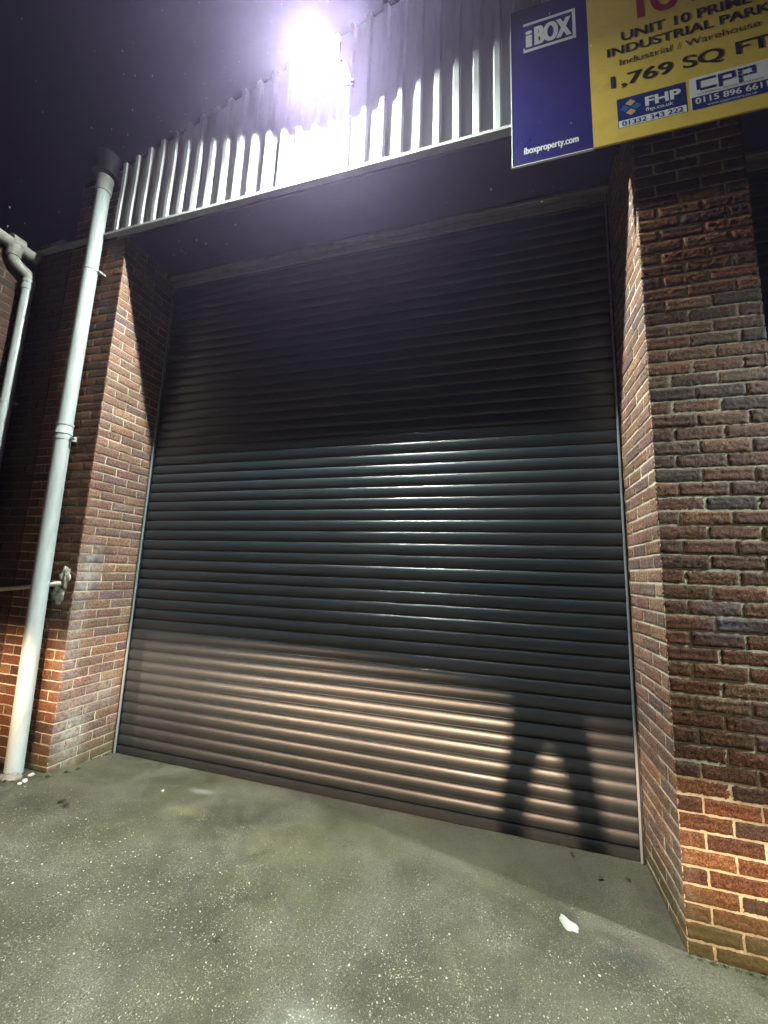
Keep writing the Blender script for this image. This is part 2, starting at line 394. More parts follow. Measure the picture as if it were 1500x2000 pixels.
LEFT = thing('brick_pier', 'brown brick pier left of the roller door, behind the tall white downpipe', 'brick pier', (-.35, -D / 2, 0))
B = Bricks()
for k in range(-2, 70):
    z = Z0 + CH * k
    if z > 5.28: break
    hf = (k % 2 == 1); a = arris(k, 5); c = bcolor(random.Random(k * 79 + 6))
    if z < 4.46:
        hd = max(4, int(.065 / .011 * 1.2))
        c2 = {(k, 0): c}
        run(B, (0, -D), (-1, 0), (0, -1), bond(.67, hf), k, .011, .0011, 6, a[:hd], None, c2)
        run(B, (0, -D), (0, 1), (1, 0), bond(D, not hf), k, .011, .0009, 7, a[:hd], None, None, BL)
    else:
        run(B, (0, -D), (-1, 0), (0, -1), [(max(u0, .14), u1) for u0, u1 in bond(.67, hf) if u1 > .16], k, .014, .0011, 6)
B.quad((-.67, -D + i_, -.2), (-i_, -D + i_, -.2), (-i_, -D + i_, 4.54), (-.67, -D + i_, 4.54))
B.quad((-.67, -D + i_, 4.54), (-.14, -D + i_, 4.54), (-.14, -D + i_, 5.28), (-.67, -D + i_, 5.28))
B.quad((-i_, -D + i_, -.2), (-i_, .02, -.2), (-i_, .02, 4.54), (-i_, -D + i_, 4.54))
B.quad((-.67, -D + i_, 4.5), (-.67, -D + i_, 5.28), (-.67, .3, 5.28), (-.67, .3, 4.5))
B.quad((-.67, -D + i_, 5.28), (-.14, -D + i_, 5.28), (-.14, .3, 5.28), (-.67, .3, 5.28))
B.mesh('brickwork', 'brick_left', LEFT)

XC = -1.13
LINK = thing('garden_wall', 'lower brick wall with a broken coping, in the corner between the two downpipes', 'wall', (-.9, -D, 0))
B = Bricks()
for k in range(-2, 61):
    hf = (k % 2 == 1)
    segs = [(max(u0, .68), min(u1, -XC)) for u0, u1 in bond(-XC, hf) if u1 > .69]
    run(B, (0, -D), (-1, 0), (0, -1), segs, k, .014, .0011, 8, None, None, None, BD_SHADE)
B.quad((XC, -D + i_, -.2), (-.671, -D + i_, -.2), (-.671, -D + i_, 4.59), (XC, -D + i_, 4.59))
B.mesh('brickwork', 'brick_left', LINK, None, 'mortar_shaded')
mb = MB()
xs = [-1.12, -.98, -.86, -.74, -.672]
for i in range(4):
    dz = [0, .012, -.006, -.03][i]; dy = [0, .01, -.008, .02][i]
    mb.box((xs[i] + .006, -D - .03 + dy, 4.592 + dz * .3), (xs[i + 1] - .004, -D + .3, 4.64 + dz), 0, .008)
o = mb.out('coping', 'coping', LINK)

SIDE = thing('side_wall', 'brick side wall of the neighbouring unit at the far left, under the grey gutter', 'wall', (XC, -1.7, 0))
B = Bricks()
for k in range(-2, 60):
    hf = (k % 2 == 0)
    segs = [(u0, u1) for u0, u1 in bond(2.4, hf)]
    run(B, (XC, -D - .002), (0, -1), (1, 0), [(u0 + .004, u1) for u0, u1 in segs], k, .03, .0012, 9, None, None, None, BD_SHADE)
B.quad((XC - i_, -D + .02, -.2), (XC - i_, -3.0, -.2), (XC - i_, -3.0, 4.5), (XC - i_, -D + .02, 4.5))
B.mesh('brickwork', 'brick_left', SIDE, None, 'mortar_shaded')
mb = MB(); mb.box((XC - 1.6, -3.0, 4.50), (XC + .01, -D + .1, 4.53), 0, .004)
mb.box((XC - 1.6, -3.0, -.2), (XC - .03, -2.99, 4.5)); mb.out('eaves_board', 'roof', SIDE)

# ------------------------------------------------------------------ the unit: cladding, soffit, roof
UNIT = thing('industrial_unit', 'industrial unit with ribbed pale metal cladding above dark roller doors, under the floodlight', 'building', (4.3, 0, 0))
XL, XA, XR = -.155, 4.3, 8.75
def rake(x): return 5.272 + .292 * ((x - XL) if x < XA else (2 * XA - XL - x))
# trapezoidal profile, pitch .14
cell = .1385
prof = []   # (dx, out)
RIB = .034
base = [(0, 0), (.074, 0), (.088, RIB), (.120, RIB), (.134, 0)]
x = XL; pts = []
ph = .100                                     # rib phase
i = 0
while x < XR:
    for dx, o_ in base:
        xx = XL - .06 + i * cell + dx
        if XL <= xx <= XR: pts.append((xx, o_))
    i += 1; x = XL - .06 + i * cell
YB = -.572
zb = 4.553
mbc = MB(); v = []; f = []
nz = 6
for (xx, o_) in pts:
    for j in range(nz + 1):
        t = j / nz; zz = zb + (rake(xx) - zb) * t
        v.append((xx + .0015 * math.sin(xx * 7 + j), YB - o_ - .003 * math.sin(xx * 1.7 + j * 1.1), zz))
for a in range(len(pts) - 1):
    for j in range(nz):
        f.append((a * (nz + 1) + j, (a + 1) * (nz + 1) + j, (a + 1) * (nz + 1) + j + 1, a * (nz + 1) + j + 1))
mbc.add(v, f)
nv = len(v)                                    # sheet thickness: back skin
CL = mbc.out('cladding', 'clad', UNIT)
sol = CL.modifiers.new('sheet', 'SOLIDIFY'); sol.thickness = .0015; sol.offset = 1
# drip flashing in two lengths with a lapped, lifted joint
mb = MB()
def flashing(x0, x1, dz, mbx, xs_n=20, wob=.004):
    pr = [(-.556, 4.548), (-.600, 4.546), (-.632, 4.540), (-.6335, 4.516), (-.6315, 4.516), (-.6305, 4.537), (-.600, 4.543), (-.556, 4.545)]
    V = []; F = []
    for i in range(xs_n + 1):
        xx = x0 + (x1 - x0) * i / xs_n; w = wob * math.sin(xx * 3.1) * .4 + dz + R_.uniform(-.0012, .0012)
        for (y, z) in pr: V.append((xx, y + w * .3, z + w))
    n = len(pr)
    for i in range(xs_n):
        for k in range(n): F.append((i * n + k, i * n + (k + 1) % n, (i + 1) * n + (k + 1) % n, (i + 1) * n + k))
    F.append(tuple(range(n))[::-1]); F.append(tuple(xs_n * n + k for k in range(n)))
    mbx.add(V, F)
flashing(-.20, 2.99, 0, mb, 40)
fl = mb.out('drip_flashing', 'flash', None); adopt(fl, CL); 
mb = MB(); flashing(2.93, XR, .006, mb, 50); f2 = mb.out('drip_flashing', 'flash', None); adopt(f2, CL)
# gable verge trim is missing at the edge: only the left end post of the cladding
mb = MB(); mb.box((XL - .012, YB - RIB - .004, zb), (XL - .001, YB + .10, rake(XL) + .0)); e = mb.out('end_trim', 'flash', None); adopt(e, CL)
# roof sheets behind the gable
mb = MB()
for sgn in (0, 1):
    x0, x1 = (XL - .02, XA) if sgn == 0 else (XA, XR)
    V = [(x0, -.55, rake(x0) - .03), (x1, -.55, rake(x1) - .03), (x1, 8, rake(x1) - .03), (x0, 8, rake(x0) - .03),
         (x0, -.55, rake(x0) - .01), (x1, -.55, rake(x1) - .01), (x1, 8, rake(x1) - .01), (x0, 8, rake(x0) - .01)]
    mb.add(V, [(0, 3, 2, 1), (4, 5, 6, 7), (0, 1, 5, 4), (1, 2, 6, 5), (2, 3, 7, 6), (3, 0, 4, 7)])
mb.out('roof', 'roof', UNIT)
mb = MB(); mb.box((-.13, -.552, 4.525), (W - .002, .06, 4.543), 0); mb.box((W + P + .002, -.552, 4.525), (XR - .02, .06, 4.543), 0)
mb.box((-.13, -.551, 4.543), (XR, -.545, 5.2)); mb.box((-.1, .07, -.2), (XR, .12, 4.52)); 
mb.out('soffit', 'soffit', UNIT)
mb = MB(); mb.box((-.66, .02, -.2), (-.60, 8, 5.2)); mb.box((XR - .06, -.5, -.2), (XR, 8, 5.3)); mb.box((-.6, 7.95, -.2), (XR - .06, 8, 5.3)); mb.out('wall', 'roof', UNIT)

# ------------------------------------------------------------------ roller shutters (parts of the unit)
def slats(x0, x1, ztop, seed):
    r = random.Random(seed); V = []; F = []
    cs = [(0.000, .0015), (.030, .0045), (.060, .0082), (.13, .0115), (.24, .0142), (.38, .0158), (.52, .0160), (.66, .0150), (.78, .0128), (.87, .0100), (.93, .0070), (.955, .0035), (.965, .0010), (1.0, .0008)]
    nx = 14; z = .0645; first = True
    while z < ztop:
        tl = r.gauss(0, .0007); off = r.gauss(0, .0006); sag = r.gauss(0, .0005)
        b0 = len(V)
        for (t, o_) in cs:
            for i in range(nx + 1):
                xx = x0 + (x1 - x0) * i / nx
                V.append((xx, -(o_ + off + tl * (t - .5) * 2 + .0006 * math.sin(xx * 2.3 + seed + z * 5)), z + PITCH * t + sag * math.sin(math.pi * i / nx)))
        for j in range(len(cs) - 1):
            for i in range(nx):
                a = b0 + j * (nx + 1) + i; F.append((a, a + 1, a + nx + 2, a + nx + 1))
        # weld to next by a thin bridging strip
        if not first:
            for i in range(nx):
                a = b0 + i; pz = b0 - (nx + 1) + i; F.append((pz, pz + 1, a + 1, a))
        first = False
        z += PITCH
    return V, F
def shutter(x0, x1, seed, label):
    sh = bpy.data.objects.new('roller_shutter', None); col.objects.link(sh); sh.empty_display_size = .1
    sh.location = ((x0 + x1) / 2, 0, 0); adopt(sh, UNIT, label)
    sh.matrix_parent_inverse = Matrix.Translation(-Vector(UNIT.location))
    def kid(o):
        o.parent = sh; o.matrix_parent_inverse = Matrix.Translation(-Vector(sh.location)); return o
    V, F = slats(x0 + .028, x1 - .022, H - .06, seed)
    o = link('curtain', V, F, 'shutter', None, True); o.data.set_sharp_from_angle(angle=math.radians(50)); kid(o)
    mb = MB(); a, b = x0 + .03, x1 - .024
    mb.box((a, -.017, .004), (b, .006, .062), 0, .003); mb.box((a, -.0225, .038), (b, -.0172, .056), 0, .002); mb.box((a, -.010, -.004), (b, 0, .0038), 0)
    kid(mb.out('bottom_rail', 'shutter', None, True))
    for s_, (g0, g1) in enumerate(((x0 + .002, x0 + .031), (x1 - .027, x1 - .002))):
        mb = MB(); l, l2 = (g0 + .012, g1) if s_ == 0 else (g0, g0 + .012)
        mb.box((g0, -.026, 0), (g1, -.0235, H - .02), 1); mb.box((l, -.040, 0), (l2, -.0262, H - .02), 0, .003)
        kid(mb.out('guide_rail', ['rail', 'rail_dark'], None, True))
    mb = MB()
    mb.box((x0 + .002, -.075, H - .055), (x1 - .002, -.02, H - .004), 0, .006)
    mb.tube([(x0 + .003, -.083, H - .050), (x1 - .003, -.083, H - .050)], .0115, 12)
    mb.box((x0 + .03, -.052, H - .125), (x1 - .03, -.026, H - .062), 0, .008)
    kid(mb.out('hood', 'rail_dark2', None, True))
    return sh
M['rail_dark2'] = paint('hood_paint', (.24, .21, .19), .5, .1, .5, .4)
shutter(0, W, 3, 'large dark grey roller shutter filling the doorway between the two brick piers')
shutter(W + P, W + P + 4, 8, 'neighbouring dark roller shutter just visible right of the right pier')

# ------------------------------------------------------------------ downpipes, gutter
def pipe_thing(label): return thing('downpipe', label, 'downpipe', (-.265, -.65, 0), 'white downpipes')
xp, yp = -.262, -.652
DP = thing('downpipe', 'tall white downpipe beside the roller door, collared halfway, ending behind the pier foot', 'downpipe', (xp, yp, .06), 'downpipes')
mb = MB(); mb.tube([(xp + .06, yp, .03), (xp + .052, yp, .3), (xp + .022, yp, 1.3), (xp, yp, 2.66)], .056, 28); mb.tube([(xp, yp, 2.66), (xp - .002, yp, 4.0), (xp - .004, yp, 4.98)], .055, 28)
mb.out('pipe', 'pvc', DP, True)
mb = MB()
mb.lathe((xp, yp, 2.66), [(.0545, -.02), (.061, -.018), (.061, 0), (.0585, .004), (.0585, .052), (.062, .056), (.0625, .075), (.055, .078)])
mb.out('collar', 'pvc', DP, True)
mb = MB()
mb.lathe((xp, yp, 2.595), [(.056, -.002), (.0605, 0), (.0605, .026), (.056, .028)])
mb.box((xp + .045, yp + .01, 2.597), (xp + .115, yp + .032, 2.621), 0, .003); mb.box((xp - .115, yp + .03, 2.597), (xp - .045, yp + .05, 2.621), 0, .003)
mb.box((xp - .04, yp + .05, 2.60), (xp + .04, -D - .001, 2.618), 0, .002)
mb.out('bracket', 'pvc', DP, True)
mb = MB(); mb.lathe((xp, yp, 4.18), [(.056, -.03), (.059, -.028), (.059, .0), (.056, .002)]); mb.box((xp + .05, yp + .02, 4.15), (xp + .075, -D - .001, 4.165), 0, .002); mb.out('bracket', 'pvc', DP, True)
mb = MB(); mb.lathe((xp - .004, yp, 4.98), [(.055, -.03), (.064, -.025), (.064, .10), (.0665, .105), (.0665, .125), (.060, .13)]); mb.out('socket', 'pvc_old', DP, True)
mb = MB(); mb.lathe((xp - .004, yp, 5.11), [(.05, 0), (.10, .012), (.102, .03), (.080, .034), (.085, .12), (.10, .20), (.10, .22), (.08, .22)], 24); mb.out('hopper', 'hopper', DP, True)

x2, y2 = -1.035, -.655
D2 = thing('downpipe', 'shorter white downpipe at the far left edge, bending up to the weathered gutter outlet', 'downpipe', (x2, y2, .06), 'downpipes')
rp = .043
mb = MB(); mb.tube([(x2, y2, .05), (x2, y2, 4.22)], rp, 24); mb.out('pipe', 'pvc', D2, True)
mb = MB(); mb.lathe((x2, y2, 4.10), [(rp, 0), (.049, .003), (.049, .05), (.047, .053), (.047, .068), (.051, .07), (.051, .10), (rp, .104)]); mb.out('collar', 'pvc', D2, True)
mb = MB()
el = [(x2, y2, 4.19), (x2, y2, 4.215), (x2 - .003, y2 - .010, 4.243), (x2 - .009, y2 - .032, 4.264), (x2 - .018, y2 - .078, 4.285), (x2 - .025, y2 - .108, 4.305), (x2 - .029, y2 - .128, 4.332), (x2 - .03, y2 - .135, 4.365), (x2 - .03, y2 - .135, 4.42)]
gx, gy, gz = x2 - .03, y2 - .135, 4.40
mb.tube(el, .045, 22); mb.out('swan_neck', 'pvc_old', D2, True)
mb = MB(); mb.lathe((gx, gy, 4.36), [(.045, -.01), (.053, -.006), (.053, .05), (.060, .06), (.066, .09)]); mb.out('outlet', 'pvc_old', D2, True)
mb = MB(); 
for dy_ in (0,): mb.box((x2 - .02, y2 + .03, 3.0), (x2 + .02, -D - .001, 3.02), 0, .002); mb.lathe((x2, y2, 3.0), [(rp + .0005, -.012), (.047, -.01), (.047, .022), (rp + .0005, .024)])
mb.out('bracket', 'pvc', D2, True)

GX = gx
G = thing('gutter', 'grey weathered half round gutter along the side wall top, ending in the corner', 'gutter', (GX, -1.6, 4.5))
mb = MB(); n = 16; rr = .062; V = []; F = []
ys = [-.615, -1.0, -1.5, -2.2, -3.0]
for y in ys:
    for rad in (rr, rr - .004):
        for k in range(n + 1):
            a = math.pi + math.pi * k / n; V.append((GX + rad * math.cos(a), y, 4.485 + rad * math.sin(a) * 1.05))
m1 = n + 1
for i in range(len(ys) - 1):
    o0 = i * 2 * m1; o1 = (i + 1) * 2 * m1
    for k in range(n):
        F.append((o0 + k, o0 + k + 1, o1 + k + 1, o1 + k)); F.append((o0 + m1 + k, o1 + m1 + k, o1 + m1 + k + 1, o0 + m1 + k + 1))
    for k in (0, n): F.append((o0 + k, o1 + k, o1 + m1 + k, o0 + m1 + k))
mb.add(V, F)
mb.out('trough', 'pvc_old', G, True)
mb = MB(); mb.add([(GX + .064 * math.cos(math.pi + math.pi * k / n), -.614, 4.485 + .064 * math.sin(math.pi + math.pi * k / n) * 1.05) for k in range(n + 1)] + [(GX + .064 * math.cos(math.pi + math.pi * k / n), -.608, 4.485 + .064 * math.sin(math.pi + math.pi * k / n) * 1.05) for k in range(n + 1)],
    [tuple(range(n + 1)), tuple(range(2 * n + 1, n, -1))] + [(k, k + 1, n + 2 + k, n + 1 + k) for k in range(n)] + [(n, 0, n + 1, 2 * n + 1)])
mb.out('end_cap', 'pvc_old', G, True)
mb = MB(); mb.tube([(GX, gy + .05, 4.487), (GX, gy - .05, 4.487)], .067, 24); mb.out('union', 'pvc_old', G, True)

CP = thing('waste_pipe', 'thin cream overflow pipe crossing behind the tall downpipe into a grey mortar patch', 'pipe', (-.4, -.60, 1.4))
mb = MB(); mb.tube([(XC + .01, -.645, 1.318), (-.453, -.645, 1.385), (-.25, -.615, 1.412)], .0155, 14); mb.out('pipe', 'cream_pvc', CP, True)
mb = MB(); mb.tube([(-.27, -.604, 1.411), (-.16, -.600, 1.428), (-.145, -.59, 1.430), (-.12, -.56, 1.432)], .0165, 14); mb.out('sleeve', 'cream_pvc', CP, True)
import bmesh
from mathutils import noise as mn
def lump(cx, cy, cz, sx, sy, sz, amp, name, m_, parent, sub=4, seed=0, flat=False):
    bm = bmesh.new(); bmesh.ops.create_icosphere(bm, subdivisions=sub, radius=1)
    for v in bm.verts:
        nn = mn.noise(v.co * 1.7 + Vector((seed, 0, 0))) * amp + mn.noise(v.co * 5 + Vector((seed, 3, 0))) * amp * .45 + mn.noise(v.co * 13 + Vector((seed, 3, 0))) * amp * .2
        v.co = v.co * (1 + nn); v.co = Vector((cx + v.co.x * sx, cy + v.co.y * sy, cz + v.co.z * sz))
    me = bpy.data.meshes.new(name); bm.to_mesh(me); bm.free(); me.materials.append(M[m_])
    if not flat: me.polygons.foreach_set('use_smooth', [True] * len(me.polygons))
    o = bpy.data.objects.new(name, me); col.objects.link(o)
    if parent: adopt(o, parent)
    return o
a = lump(-.105, -D, 1.485, .045, .024, .075, .6, 'mortar_patch', 'render_lump', CP, 4, 2)
b_ = lump(-.165, -D + .004, 1.36, .055, .018, .085, .6, 'mortar_patch', 'render_lump', CP, 4, 7)

# ------------------------------------------------------------------ floodlight
LX, LY, LZ = 1.965, -.828, 5.225
FLT = thing('floodlight', 'glaring white floodlight on a bracket fixed to the metal cladding above the door', 'floodlight', (LX, YB, LZ + .1))
nrm = Vector((0, -.60, -.80)).normalized(); tx = Vector((1, 0, 0)); ty = nrm.cross(tx).normalized()
def lp(a, b, c): return Vector((LX, LY, LZ)) + tx * a + ty * b + nrm * c
mb = MB()
def rbox(a0, b0, c0, a1, b1, c1):
    v = [lp(a, b, c) for c in (c0, c1) for b in (b0, b1) for a in (a0, a1)]
    mb.add(v, [(0, 2, 3, 1), (4, 5, 7, 6), (0, 1, 5, 4), (2, 6, 7, 3), (0, 4, 6, 2), (1, 3, 7, 5)])
rbox(-.15, -.125, -.055, .15, .125, -.012)
for k in range(11): rbox(-.13 + k * .0255, -.11, -.085, -.126 + k * .0255, .11, -.0552)
for q in ((-.16, -.135, -.0118, .16, -.117, .004), (-.16, .117, -.0118, .16, .135, .004), (-.16, -.1168, -.0118, -.142, .1168, .004), (.142, -.1168, -.0118, .16, .1168, .004)): rbox(*q)
mb.out('housing', 'housing', FLT)
mb = MB()
rings = [(1, -.002), (.92, .010), (.75, .020), (.5, .027), (.22, .030)]; V = []; F = []; sg = 32
for (q, c) in rings:
    for k in range(sg): V.append(lp(.108 * q * math.cos(2 * math.pi * k / sg), .125 * q * math.sin(2 * math.pi * k / sg), c))
for i in range(len(rings) - 1):
    for k in range(sg): F.append((i * sg + k, i * sg + (k + 1) % sg, (i + 1) * sg + (k + 1) % sg, (i + 1) * sg + k))
mb.add(V, F); mb.out('lens', 'lens', FLT, True)
mb = MB(); rbox(-.022, -.022, .0302, .022, .022, .033); mb.out('led_chip', 'led', FLT)
mb = MB(); rbox(-.1415, -.1165, -.0115, .1415, .1165, -.004); mb.out('reflector', 'housing', FLT)
mb = MB(); mb.tube([lp(-.17, 0, -.03), lp(-.17, .0, -.12), Vector((LX - .17, YB - .01, LZ + .12))], .008, 8); mb.tube([lp(.17, 0, -.03), lp(.17, 0, -.12), Vector((LX + .17, YB - .01, LZ + .12))], .008, 8)
mb.box((LX - .19, YB - RIB - .008, LZ + .10), (LX + .19, YB - RIB - .002, LZ + .14), 0, .002); mb.tube([lp(-.18, 0, -.03), lp(.18, 0, -.03)], .006, 8)
mb.out('bracket', 'housing', FLT)

mb = MB(); mb.tube([lp(0, .05, -.086), lp(.02, .06, -.13), Vector((LX + .06, YB - .05, LZ + .22)), Vector((LX + .05, YB - RIB - .006, LZ + .32)), Vector((LX + .05, YB - RIB - .006, LZ + .55))], .005, 8)
mb.out('cable', 'housing', FLT, True)
# ------------------------------------------------------------------ letting board
SX, SZ, SY = 3.305, 4.195, -.645
SW, SH = 1.53, 1.23
BD = thing('letting_board', 'navy and yellow letting board fixed across the cladding above the right pier', 'sign', (SX, SY, SZ))
TH = .012
mb = MB(); mb.box((SX, SY, SZ), (SX + .466, SY + TH, SZ + SH)); mb.out('navy_panel', 'navy', BD)
mb = MB(); mb.box((SX + .4665, SY, SZ), (SX + SW, SY + TH, SZ + SH)); mb.out('yellow_panel', 'yellow', BD)
mb = MB(); mb.box((SX - .005, SY - .001, SZ - .005), (SX + .466, SY + TH + .001, SZ - .0005)); mb.box((SX - .005, SY - .001, SZ), (SX - .0005, SY + TH + .001, SZ + SH)); mb.out('edge_strip', 'signwhite', BD)
for q in (.25, 1.25):
    mb = MB(); mb.box((SX + q, SY + TH, SZ + .12), (SX + q + .05, YB, SZ + SH - .1)); mb.out('batten', 'housing', BD)
def text(s, name, u, v, h, m_, w=None, bold=0., xs=None, parent=BD, align='LEFT', heavy=(0,), lay=.0009, shear=0):
    cu = bpy.data.curves.new(name, 'FONT'); cu.body = s; cu.size = 1; cu.offset = bold; cu.align_x = 'LEFT'; cu.shear = shear
    o = bpy.data.objects.new(name, cu); col.objects.link(o)
    dg = bpy.context.evaluated_depsgraph_get(); me = bpy.data.meshes.new_from_object(o.evaluated_get(dg))
    bpy.data.objects.remove(o); 
    co = np.array([v_.co[:] for v_ in me.vertices]); 
    capref = .727
    x0, x1 = co[:, 0].min(), co[:, 0].max()
    ky = h / capref; kx = (w / (x1 - x0)) if w else ky
    V2 = []; F = []; words = s.split(' ')
    if len(words) > 1:
        ends = []
        for wi in range(1, len(words)):
            cu = bpy.data.curves.new(name, 'FONT'); cu.body = ' '.join(words[:wi]); cu.size = 1; cu.offset = bold
            o = bpy.data.objects.new(name, cu); col.objects.link(o)
            dg = bpy.context.evaluated_depsgraph_get(); m3 = bpy.data.meshes.new_from_object(o.evaluated_get(dg)); bpy.data.objects.remove(o)
            ends.append(max(v_.co[0] for v_ in m3.vertices) + .04); bpy.data.meshes.remove(m3)
        ends = [-1e9] + ends + [1e9]; q0 = [tuple(p.vertices) for p in me.polygons]; out = []
        for wi, wd in enumerate(words):
            V2 = []; F = []
            keep = [f_ for f_ in q0 if ends[wi] < co[f_[0], 0] <= ends[wi + 1]]
            ids = sorted({i for f_ in keep for i in f_}); ix = {a: b for b, a in enumerate(ids)}
            for li, sh_ in enumerate(heavy):
                b0 = len(V2); V2 += [(SX + u + (co[i][0] - x0) * kx + sh_ * h, SY - lay + li * .00007, SZ + v + co[i][1] * ky) for i in ids]; F += [tuple(ix[i] + b0 for i in f_) for f_ in keep]
            o = link(name, V2, F, m_); adopt(o, parent); o['label'] = 'writing that reads ' + wd; out.append(o)
        return out
    q0 = [tuple(p.vertices) for p in me.polygons]
    for li, sh_ in enumerate(heavy):
        b0 = len(V2); V2 += [(SX + u + (c[0] - x0) * kx + sh_ * h, SY - lay + li * .00007, SZ + v + c[1] * ky) for c in co]; F += [tuple(i + b0 for i in f_) for f_ in q0]
    o = link(name, V2, F, m_); bpy.data.meshes.remove(me)
    adopt(o, parent); o['label'] = 'writing that reads ' + s
    return o
# navy panel
text('BOX', 'lettering', .150, .905, .150, 'signwhite', w=.214, bold=.02, heavy=(0, .03, .06, -.02))
text('i', 'lettering', .092, .905, .143, 'signwhite', w=.034, bold=.02, heavy=(0, .03, .06))
mb = MB(); y0, y1 = SY - .0006, SY + .003
def r_(u0, v0, u1, v1, mbx, yy=(y0, y1)): mbx.box((SX + u0, yy[0], SZ + v0), (SX + u1, yy[1], SZ + v1))
r_(.078, 1.080, .398, 1.100, mb); r_(.078, .862, .398, .884, mb); r_(.380, .8842, .398, 1.0798, mb); r_(.078, .8842, .086, .90, mb)
mb.out('logo_frame', 'signwhite', BD)
text('iboxproperty.com', 'lettering', .068, .072, .052, 'signwhite', w=.316, bold=.010, heavy=(0, .05))
# yellow panel
text('TO LET', 'lettering', .70, .865, .24, 'signred', w=.62, bold=.02, heavy=(0, .03, .05))
text('UNIT 10 PRIME', 'lettering', .650, .722, .072, 'signblack', w=.665, bold=.015, heavy=(0, .03))
text('INDUSTRIAL PARK', 'lettering', .568, .628, .066, 'signblack', w=.83, bold=.015, heavy=(0, .03))
text('Industrial / Warehouse', 'lettering', .632, .543, .050, 'signblack', w=.71, bold=.0)
text('1,769 SQ FT', 'lettering', .578, .392, .088, 'signblack', w=.80, bold=.015, heavy=(0, .03))
BF = SY
def sticker(u0, v0, u1, v1, m_, layer=0):
    mb = MB(); r_(u0, v0, u1, v1, mb, (SY - .0003 - layer * .0002, SY + .002 + layer * .001)); return mb.out('sticker', m_, BD)
sticker(.604, .092, .960, .300, 'signblue'); sticker(.608, .094, .956, .142, 'signwhite', 1)
text('FHP', 'lettering', .752, .203, .066, 'signwhite', w=.178, bold=.02, heavy=(0, .04, .07))
text('fhp.co.uk', 'lettering', .752, .166, .026, 'signwhite', w=.142, bold=.01)
text('01332 343 222', 'lettering', .625, .102, .034, 'signblue', w=.312, bold=.008, heavy=(0, .04))
def diamond(u, v, s_, m_):
    V = [(SX + u - s_, SY - .0008, SZ + v), (SX + u, SY - .0008, SZ + v - s_ * .85), (SX + u + s_, SY - .0008, SZ + v), (SX + u, SY - .0008, SZ + v + s_ * .85)]
    V += [(a, b + .0008, c) for a, b, c in V]
    o = link('logo_diamond', V, [(0, 1, 2, 3), (4, 7, 6, 5), (0, 4, 5, 1), (1, 5, 6, 2), (2, 6, 7, 3), (3, 7, 4, 0)], m_); adopt(o, BD)
diamond(.676, .256, .027, 'signtan'); diamond(.676, .190, .027, 'signtan'); diamond(.645, .223, .027, 'signlight'); diamond(.707, .223, .027, 'signlight')
sticker(.980, .088, 1.40, .310, 'signwhite'); sticker(.983, .090, 1.397, .176, 'signblue', 1)
text('0115 896 6611', 'lettering', 1.0, .128, .040, 'signwhite', w=.342, bold=.012, heavy=(0, .04))
text('www.cppartners.co.uk', 'lettering', 1.055, .100, .018, 'signwhite', w=.235)
text('COMMERCIAL PROPERTY PARTNERS', 'lettering', 1.012, .186, .012, 'signblack', w=.312)
mb = MB(); yy = (SY - .0009, SY + .0035)
def st(pl): 
    for q in pl: r_(*q, mb, yy)
st([(1.012, .222, 1.028, .292), (1.0285, .277, 1.105, .292), (1.0285, .213, 1.105, .228)])                               # C
st([(1.118, .205, 1.134, .292), (1.1345, .277, 1.198, .292), (1.182, .245, 1.198, .2765), (1.1345, .240, 1.1815, .252)])   # P
st([(1.212, .2, 1.228, .222), (1.212, .226, 1.228, .248), (1.212, .252, 1.228, .272), (1.212, .276, 1.235, .292), (1.239, .278, 1.262, .292), (1.266, .276, 1.292, .292), (1.276, .252, 1.292, .2725), (1.262, .236, 1.292, .248), (1.234, .236, 1.258, .248)])
mb.out('logo_letters', 'signblue', BD)

# ------------------------------------------------------------------ ground
def gh(x, y):
    s = min(max(-y / .6, 0), 1); s = s * s * (3 - 2 * s)
    xx = min(max(x, -1.2), 5.5)
    return s * (.068 - .0245 * xx) if xx > 0 else s * (.068)
xs = np.unique(np.concatenate([np.linspace(-60, -2, 20), np.linspace(-2, 6, 161), np.linspace(6, 60, 20)]))
ys = np.unique(np.concatenate([np.linspace(-60, -4, 20), np.linspace(-4, .3, 87), np.linspace(.3, 60, 12)]))
V = [(x, y, gh(x, y) - .002 + (.004 * mn.noise(Vector((x * 2.2, y * 2.2, 0))) if -4 < y < -.1 and -2 < x < 6 else 0)) for y in ys for x in xs]
nx = len(xs); F = [(j * nx + i, j * nx + i + 1, (j + 1) * nx + i + 1, (j + 1) * nx + i) for j in range(len(ys) - 1) for i in range(nx - 1)]
g = link('ground', V, F, 'ground', None, True); g['kind'] = 'structure'

# small things on the ground
def stone(x, y, s_, label, m_='stone', nm='stone_chip', cat='stone', fl=.5, group='stone chips by the left pier', seed=0):
    o = lump(0, 0, 0, s_, s_ * .7, s_ * fl, .5, nm, m_, None, 2, seed, True)
    o.location = (x, y, gh(x, y) + s_ * fl * .6); o.rotation_euler = (0, 0, seed * 1.3); tag(o, label, cat, group); return o
stone(-.055, -.63, .020, 'white stone chip nearest the foot of the left pier corner', seed=1)
stone(-.01, -.70, .022, 'buff stone chip in the dirt, middle of the three by the left pier', seed=2)
stone(.0, -.735, .016, 'small pale stone chip furthest from the left pier, in the dirt', seed=3)
stone(.92, -.42, .011, 'tiny white stone chip on the concrete in front of the door, left side', group=None, seed=4)
